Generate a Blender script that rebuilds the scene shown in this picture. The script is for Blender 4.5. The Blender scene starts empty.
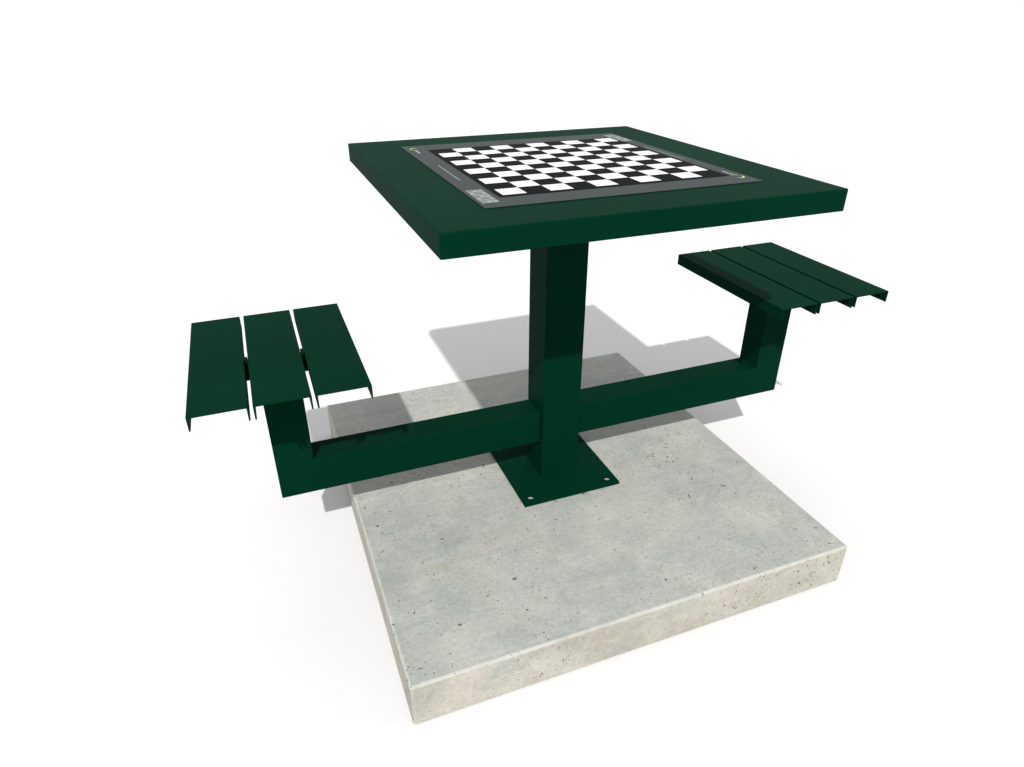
import bpy, bmesh, math, random
import numpy as np
from mathutils import Matrix, Vector
random.seed(3)
S=bpy.context.scene
S.view_settings.view_transform='Standard'; S.view_settings.look='None'; S.view_settings.exposure=0
col=S.collection
# ---------------------------------------------------------------- materials
def newmat(name):
    m=bpy.data.materials.new(name); m.use_nodes=True
    nt=m.node_tree; b=nt.nodes['Principled BSDF']; return m,nt,b
def noise(nt,vec,scale,detail=4,rough=.5,dist=0):
    n=nt.nodes.new('ShaderNodeTexNoise'); n.inputs['Scale'].default_value=scale
    n.inputs['Detail'].default_value=detail; n.inputs['Roughness'].default_value=rough; n.inputs['Distortion'].default_value=dist
    nt.links.new(vec,n.inputs['Vector']); return n.outputs['Fac']
def ramp(nt,fac,stops):
    r=nt.nodes.new('ShaderNodeValToRGB'); e=r.color_ramp.elements
    while len(e)<len(stops): e.new(.5)
    for i,(p,c) in enumerate(stops):
        e[i].position=p; e[i].color=(c,c,c,1) if isinstance(c,(int,float)) else (*c,1)
    nt.links.new(fac,r.inputs['Fac']); return r.outputs['Color']
def math_(nt,op,a,b=None,c=None):
    n=nt.nodes.new('ShaderNodeMath'); n.operation=op
    for i,v in enumerate((a,b,c)):
        if v is None: continue
        if isinstance(v,(int,float)): n.inputs[i].default_value=v
        else: nt.links.new(v,n.inputs[i])
    return n.outputs[0]
def mix(nt,fac,a,b,mode='MIX'):
    n=nt.nodes.new('ShaderNodeMix'); n.data_type='RGBA'; n.blend_type=mode
    for i,v in ((0,fac),(6,a),(7,b)):
        if isinstance(v,(int,float)): n.inputs[i].default_value=v
        elif isinstance(v,tuple): n.inputs[i].default_value=(*v,1)
        else: nt.links.new(v,n.inputs[i])
    return n.outputs[2]

def green(name,base,rough=.55,spec=.01):
    m,nt,b=newmat(name)
    tc=nt.nodes.new('ShaderNodeTexCoord').outputs['Object']
    big=noise(nt,tc,3.5,3); fine=noise(nt,tc,900,2)
    c=mix(nt,ramp(nt,big,[(.3,0.),(.7,1.)]),tuple(x*.9 for x in base),tuple(x*1.12 for x in base))
    nt.links.new(c,b.inputs['Base Color'])
    b.inputs['Roughness'].default_value=rough
    b.inputs['Specular IOR Level'].default_value=spec
    bp=nt.nodes.new('ShaderNodeBump'); bp.inputs['Strength'].default_value=.05; bp.inputs['Distance'].default_value=.0005
    nt.links.new(fine,bp.inputs['Height']); nt.links.new(bp.outputs[0],b.inputs['Normal'])
    return m
GREEN=green('dark_green_powder_coat',(.0002,.0172,.0085))
def flat(name,colr,rough=.5,spec=.1,var=.06):
    m,nt,b=newmat(name)
    tc=nt.nodes.new('ShaderNodeTexCoord').outputs['Object']
    f=noise(nt,tc,12,4)
    c=mix(nt,f,tuple(x*(1-var) for x in colr),tuple(x*(1+var) for x in colr))
    nt.links.new(c,b.inputs['Base Color']); b.inputs['Roughness'].default_value=rough; b.inputs['Specular IOR Level'].default_value=spec
    return m
WHITE=flat('board_white_print',(.53,.52,.535))
BLACK=flat('board_black_print',(.0008,.0008,.001),spec=.01)
GREY=flat('board_grey_print',(.037,.042,.042),spec=.02)
LGREY=flat('board_light_grey_print',(.2,.215,.21),spec=.02)
LIME=flat('board_lime_print',(.33,.5,.22),spec=.03)

def concrete():
    m,nt,b=newmat('pitted_concrete')
    tc=nt.nodes.new('ShaderNodeTexCoord').outputs['Object']
    geo=nt.nodes.new('ShaderNodeNewGeometry')
    sep=nt.nodes.new('ShaderNodeSeparateXYZ'); nt.links.new(geo.outputs['True Normal'],sep.inputs[0])
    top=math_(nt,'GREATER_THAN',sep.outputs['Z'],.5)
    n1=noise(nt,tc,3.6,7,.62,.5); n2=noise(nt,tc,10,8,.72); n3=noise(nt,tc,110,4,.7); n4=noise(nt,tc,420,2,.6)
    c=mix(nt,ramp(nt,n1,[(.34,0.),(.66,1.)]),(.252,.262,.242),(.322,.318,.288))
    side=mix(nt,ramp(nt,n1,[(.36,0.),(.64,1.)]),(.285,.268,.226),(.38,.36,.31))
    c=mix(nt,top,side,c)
    c=mix(nt,ramp(nt,n2,[(.44,.0),(.64,.5)]),c,(.375,.37,.335))
    c=mix(nt,ramp(nt,noise(nt,tc,6.1,7,.7,1.2),[(.5,.0),(.68,.5)]),c,(.215,.245,.23))
    c=mix(nt,ramp(nt,noise(nt,tc,9.7,7,.7,.6),[(.56,.0),(.72,.5)]),c,(.275,.235,.17))
    c=mix(nt,ramp(nt,noise(nt,tc,34,6,.75,.3),[(.56,.0),(.7,.3)]),c,(.19,.18,.15))
    mp=nt.nodes.new('ShaderNodeMapping'); mp.inputs['Scale'].default_value=(2.5,26,20); mp.inputs['Rotation'].default_value=(0,0,.5)
    nt.links.new(tc,mp.inputs['Vector'])
    c=mix(nt,1.0,c,ramp(nt,noise(nt,mp.outputs[0],1.6,5,.6,.5),[(.3,.95),(.7,1.05)]),'MULTIPLY')
    c=mix(nt,1.0,c,ramp(nt,n3,[(.25,.84),(.75,1.14)]),'MULTIPLY')
    c=mix(nt,1.0,c,ramp(nt,n4,[(.2,.88),(.8,1.11)]),'MULTIPLY')
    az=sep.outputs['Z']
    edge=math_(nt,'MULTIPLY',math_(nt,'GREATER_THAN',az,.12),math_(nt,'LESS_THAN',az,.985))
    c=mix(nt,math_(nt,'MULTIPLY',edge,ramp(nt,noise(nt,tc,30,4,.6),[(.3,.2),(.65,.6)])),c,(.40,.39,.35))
    wob=nt.nodes.new('ShaderNodeTexNoise'); wob.inputs['Scale'].default_value=55; wob.inputs['Detail'].default_value=4
    nt.links.new(tc,wob.inputs['Vector'])
    vm=nt.nodes.new('ShaderNodeVectorMath'); vm.operation='MULTIPLY_ADD'
    nt.links.new(wob.outputs['Color'],vm.inputs[0]); vm.inputs[1].default_value=(.03,.03,.03); nt.links.new(tc,vm.inputs[2])
    clump=ramp(nt,noise(nt,tc,5,3,.5),[(.35,.4),(.65,1.)])
    pits=None
    for k,(sc,rad,thr,st) in enumerate(((18,.16,.56,(1,1.4,1)),(40,.20,.5,(1.2,.9,1)),(75,.24,.52,(1,1,1)),(140,.32,.5,(1,1,1)),(30,.17,.55,(.6,1.6,1)))):
        mp=nt.nodes.new('ShaderNodeMapping'); mp.inputs['Scale'].default_value=st; mp.inputs['Location'].default_value=(k*3.3,k*1.7,k*.37); mp.inputs['Rotation'].default_value=(0,0,k*.8)
        nt.links.new(vm.outputs[0],mp.inputs['Vector'])
        v=nt.nodes.new('ShaderNodeTexVoronoi'); v.inputs['Scale'].default_value=sc; nt.links.new(mp.outputs[0],v.inputs['Vector'])
        sp=nt.nodes.new('ShaderNodeSeparateColor'); nt.links.new(v.outputs['Color'],sp.inputs[0])
        r=math_(nt,'MULTIPLY',math_(nt,'MAXIMUM',math_(nt,'SUBTRACT',sp.outputs[0],thr),0.),rad/(1-thr))
        r=math_(nt,'MULTIPLY',r,clump)
        d=math_(nt,'SUBTRACT',r,v.outputs['Distance'])
        p=math_(nt,'MULTIPLY',d,22.); p=math_(nt,'MINIMUM',math_(nt,'MAXIMUM',p,0.),1.)
        pits=p if pits is None else math_(nt,'MAXIMUM',pits,p)
    c=mix(nt,math_(nt,'MULTIPLY',pits,.85),c,(.055,.05,.042))
    nt.links.new(c,b.inputs['Base Color']); b.inputs['Roughness'].default_value=.9; b.inputs['Specular IOR Level'].default_value=.08
    h=math_(nt,'ADD',math_(nt,'MULTIPLY',pits,-1.),math_(nt,'MULTIPLY',n3,.45))
    bp=nt.nodes.new('ShaderNodeBump'); bp.inputs['Strength'].default_value=.55; bp.inputs['Distance'].default_value=.002
    nt.links.new(h,bp.inputs['Height']); nt.links.new(bp.outputs[0],b.inputs['Normal'])
    return m
CONC=concrete()
GROUND=flat('white_ground',(.538,.527,.521),rough=1,spec=0,var=.003)

# ---------------------------------------------------------------- helpers
def add(name,bm,mats,parent=None,bevel=0,seg=2,**props):
    bmesh.ops.recalc_face_normals(bm,faces=bm.faces[:])
    me=bpy.data.meshes.new(name); bm.to_mesh(me); bm.free()
    for m in (mats if isinstance(mats,(list,tuple)) else [mats]): me.materials.append(m)
    o=bpy.data.objects.new(name,me); col.objects.link(o)
    if parent: o.parent=parent
    if bevel:
        b=o.modifiers.new('bevel','BEVEL'); b.width=bevel; b.segments=seg; b.limit_method='ANGLE'; b.angle_limit=math.radians(40)
    for k,v in props.items(): o[k]=v
    return o
def box(bm,x0,x1,y0,y1,z0,z1,mi=0):
    v=[bm.verts.new((x,y,z)) for z in (z0,z1) for x,y in ((x0,y0),(x1,y0),(x1,y1),(x0,y1))]
    for f in ((3,2,1,0),(4,5,6,7),(0,1,5,4),(1,2,6,5),(2,3,7,6),(3,0,4,7)):
        bm.faces.new([v[i] for i in f]).material_index=mi
def extrude_poly(bm,pts,axis,a,b,mi=0):
    def P(u,v,w): return (u,w,v) if axis=='y' else (u,v,w)
    A=[bm.verts.new(P(u,v,a)) for u,v in pts]; B=[bm.verts.new(P(u,v,b)) for u,v in pts]
    n=len(pts)
    bm.faces.new(A).material_index=mi; bm.faces.new(B[::-1]).material_index=mi
    for i in range(n): bm.faces.new([A[i],A[(i+1)%n],B[(i+1)%n],B[i]]).material_index=mi

# ---------------------------------------------------------------- setting
bm=bmesh.new(); R=300
bm.faces.new([bm.verts.new(p) for p in ((-R,-R,0),(R,-R,0),(R,R,0),(-R,R,0))])
g=add('ground',bm,GROUND,kind='structure'); g.location.z=-.1035
bm=bmesh.new(); box(bm,-.5,.487,-.512,.523,-.103,0)
add('concrete_slab',bm,CONC,bevel=.005,seg=3,label='square pitted grey concrete slab under the table',category='concrete slab')

# ---------------------------------------------------------------- table
T=bpy.data.objects.new('game_table',None); T.empty_display_size=.1; col.objects.link(T)
T['label']='dark green steel chess table with two attached slatted seats'; T['category']='game table'
H=.76; HX=.371; HY=.39; t=.041
bm=bmesh.new()
box(bm,-HX,HX+.002,-HY,HY,H-t,H)
bm.normal_update()
bot=[f for f in bm.faces if f.calc_center_median().z<H-t+1e-4]
bmesh.ops.inset_region(bm,faces=bot,thickness=.018)
for f in bot:
    for v in f.verts: v.co.z+=.030
top=add('table_top',bm,GREEN,T,bevel=.0025,seg=3)
c=.0485
bm=bmesh.new(); box(bm,-c,c,-c,c,.008,H-.011)
add('post',bm,GREEN,T,bevel=.003,seg=3)
P=.1255
bm=bmesh.new(); box(bm,-P-.002,P,-.132,.13,0.0006,.008)
bp=add('base_plate',bm,GREEN,T)
bm=bmesh.new()
for sx in (-1,1):
    for sy in (-1,1):
        bmesh.ops.create_cone(bm,cap_ends=True,segments=24,radius1=.0085,radius2=.0085,depth=.05,matrix=Matrix.Translation((sx*(P-.022),sy*(.13-.022),0)))
cut=add('cutter',bm,GREEN)
mo=bp.modifiers.new('b','BOOLEAN'); mo.operation='DIFFERENCE'; mo.object=cut; mo.solver='EXACT'
bpy.context.view_layer.update()
dg=bpy.context.evaluated_depsgraph_get(); me=bpy.data.meshes.new_from_object(bp.evaluated_get(dg))
bp.modifiers.clear(); bp.data=me; bpy.data.objects.remove(cut)
bw=.036; bz=.109; bh=.082
ZL0=.441; fl=.028; th=.003
def arm(s,xo,xi,zt):
    bm=bmesh.new()
    pts=[(s*(c+.0003),bz),(s*xo,bz),(s*xo,zt),(s*xi,zt),(s*xi,bz+bh),(s*(c+.0003),bz+bh)]
    extrude_poly(bm,pts,'y',-bw,bw)
    return add('support_arm',bm,GREEN,T,bevel=.002,seg=2)
ZLL=.4395; ZLR=.4445
arm(-1,.656,.578,ZLL-fl-.007); arm(1,.659,.580,ZLR-fl-.007)
def seat(x0,x1,y0,y1,ZL):
    bm=bmesh.new(); gap=.0075; w=(x1-x0-2*gap)/3
    for i in range(3):
        a=x0+i*(w+gap); b=a+w
        pts=[(a,ZL-fl),(a,ZL),(b,ZL),(b,ZL-fl),(b-th,ZL-fl),(b-th,ZL-th),(a+th,ZL-th),(a+th,ZL-fl)]
        extrude_poly(bm,pts,'y',y0,y1)
    o=add('seat',bm,GREEN,T,bevel=.001,seg=2)
    bm=bmesh.new()
    box(bm,x0+.02,x1-.02,-.04,.04,ZL-fl-.0068,ZL-fl-.0003)
    for i in (1,2):
        gx=x0+i*(w+gap)-gap/2
        box(bm,gx-.0025,gx+.0025,-.014,.014,ZL-fl-.0003,ZL-.008)
    add('mounting_plate',bm,GREEN,o,bevel=.001)
    return o
seat(-.774,-.462,-.207,.212,ZLL); seat(.466,.780,-.203,.216,ZLR)

# game board sticker
bm=bmesh.new()
def quad(x0,x1,y0,y1,z,mi):
    bm.faces.new([bm.verts.new(p) for p in ((x0,y0,z),(x1,y0,z),(x1,y1,z),(x0,y1,z))]).material_index=mi
KX0,KX1,KY=-.268,.270,.29
z0=H+.0012
quad(KX0,KX1,-KY,KY,z0,0)
G=.221; q=2*G/10; gx=.008; gy=-.003
m_=.0085
quad(gx-G-m_,gx+G+m_,gy-G-m_,gy+G+m_,z0+.0006,1)
for i in range(10):
    for j in range(10):
        if (i+j)%2==0: quad(gx-G+i*q+.0004,gx-G+(i+1)*q-.0004,gy-G+j*q+.0004,gy-G+(j+1)*q-.0004,z0+.0012,2)
zt=z0+.0006; mx=.001
def rq(x0,x1,y0,y1,mi,s):
    if s<0: x0,x1,y0,y1=2*mx-x1,2*mx-x0,-y1,-y0
    quad(x0,x1,y0,y1,zt,mi)
def ring(cx,cy,rx,ry,a0,a1,wd,mi,s,n=14):
    vs=[]
    for i in range(n+1):
        a=a0+(a1-a0)*i/n; k=wd*math.sin(math.pi*(i+.3)/(n+.6))
        for rr in (0,k):
            x=cx+(rx-rr)*math.cos(a); y=cy+(ry-rr)*math.sin(a)
            if s<0: x=2*mx-x; y=-y
            vs.append(bm.verts.new((x,y,zt)))
    for i in range(n): bm.faces.new([vs[2*i],vs[2*i+1],vs[2*i+3],vs[2*i+2]]).material_index=mi
for s in (1,-1):
    y=-.262; xa,xb=-.2620,-.2325
    for k in range(5):
        wl=.0168
        rq(xa,xb,y,y+.0066,3,s); rq(xa,xb,y+wl-.0066,y+wl,3,s)
        if k%2==0: rq(xa+.011,xb-.011,y+.0066,y+wl-.0066,3,s)
        else: rq(xa,xa+.007,y+.0066,y+wl-.0066,3,s)
        rq(xb-.007,xb,y+.0066,y+wl-.0066,3,s)
        y+=.0190
    y=-.09
    for k in range(18):
        wl=random.uniform(.003,.009)
        rq(-.2475,-.2442,y,y+wl,3,s); y+=wl+.0022
    ring(-.248,.244,.0095,.014,math.radians(20),math.radians(200),.0045,4,s)
    ring(-.247,.240,.0085,.010,math.radians(200),math.radians(300),.0030,4,s)
    y=.194
    for k in range(6):
        rq(-.2500,-.2455,y,y+.0037,2 if k%2 else 3,s); y+=.0054
add('game_board',bm,[GREY,BLACK,WHITE,LGREY,LIME],top)

# ---------------------------------------------------------------- light
w=bpy.data.worlds.new('World'); S.world=w; w.use_nodes=True
w.node_tree.nodes['Background'].inputs[0].default_value=(1,1.02,1.045,1); w.node_tree.nodes['Background'].inputs[1].default_value=1.01
L=bpy.data.lights.new('sun','SUN'); L.energy=4.75; L.angle=math.radians(1.0); L.color=(1,.998,.99)
lo=bpy.data.objects.new('sun',L); col.objects.link(lo); lo.location=(-1,-2,3)
lo.rotation_euler=Vector((.354,.768,-.86)).to_track_quat('-Z','Y').to_euler()
# ---------------------------------------------------------------- camera
yaw,pit,rol=map(math.radians,(21.254,28.983,-.043))
d=Vector((math.sin(yaw)*math.cos(pit),math.cos(yaw)*math.cos(pit),-math.sin(pit)))
r=Vector((math.cos(yaw),-math.sin(yaw),0)); u=r.cross(d)
cd=bpy.data.cameras.new('camera'); cd.sensor_width=36; cd.lens=676.94/1024*36; cd.clip_start=.05; cd.clip_end=1000
co=bpy.data.objects.new('camera',cd); col.objects.link(co)
M=Matrix((r,u,-d)).transposed().to_4x4(); M.translation=(-.614,-1.297,1.036); co.matrix_world=M
S.camera=co
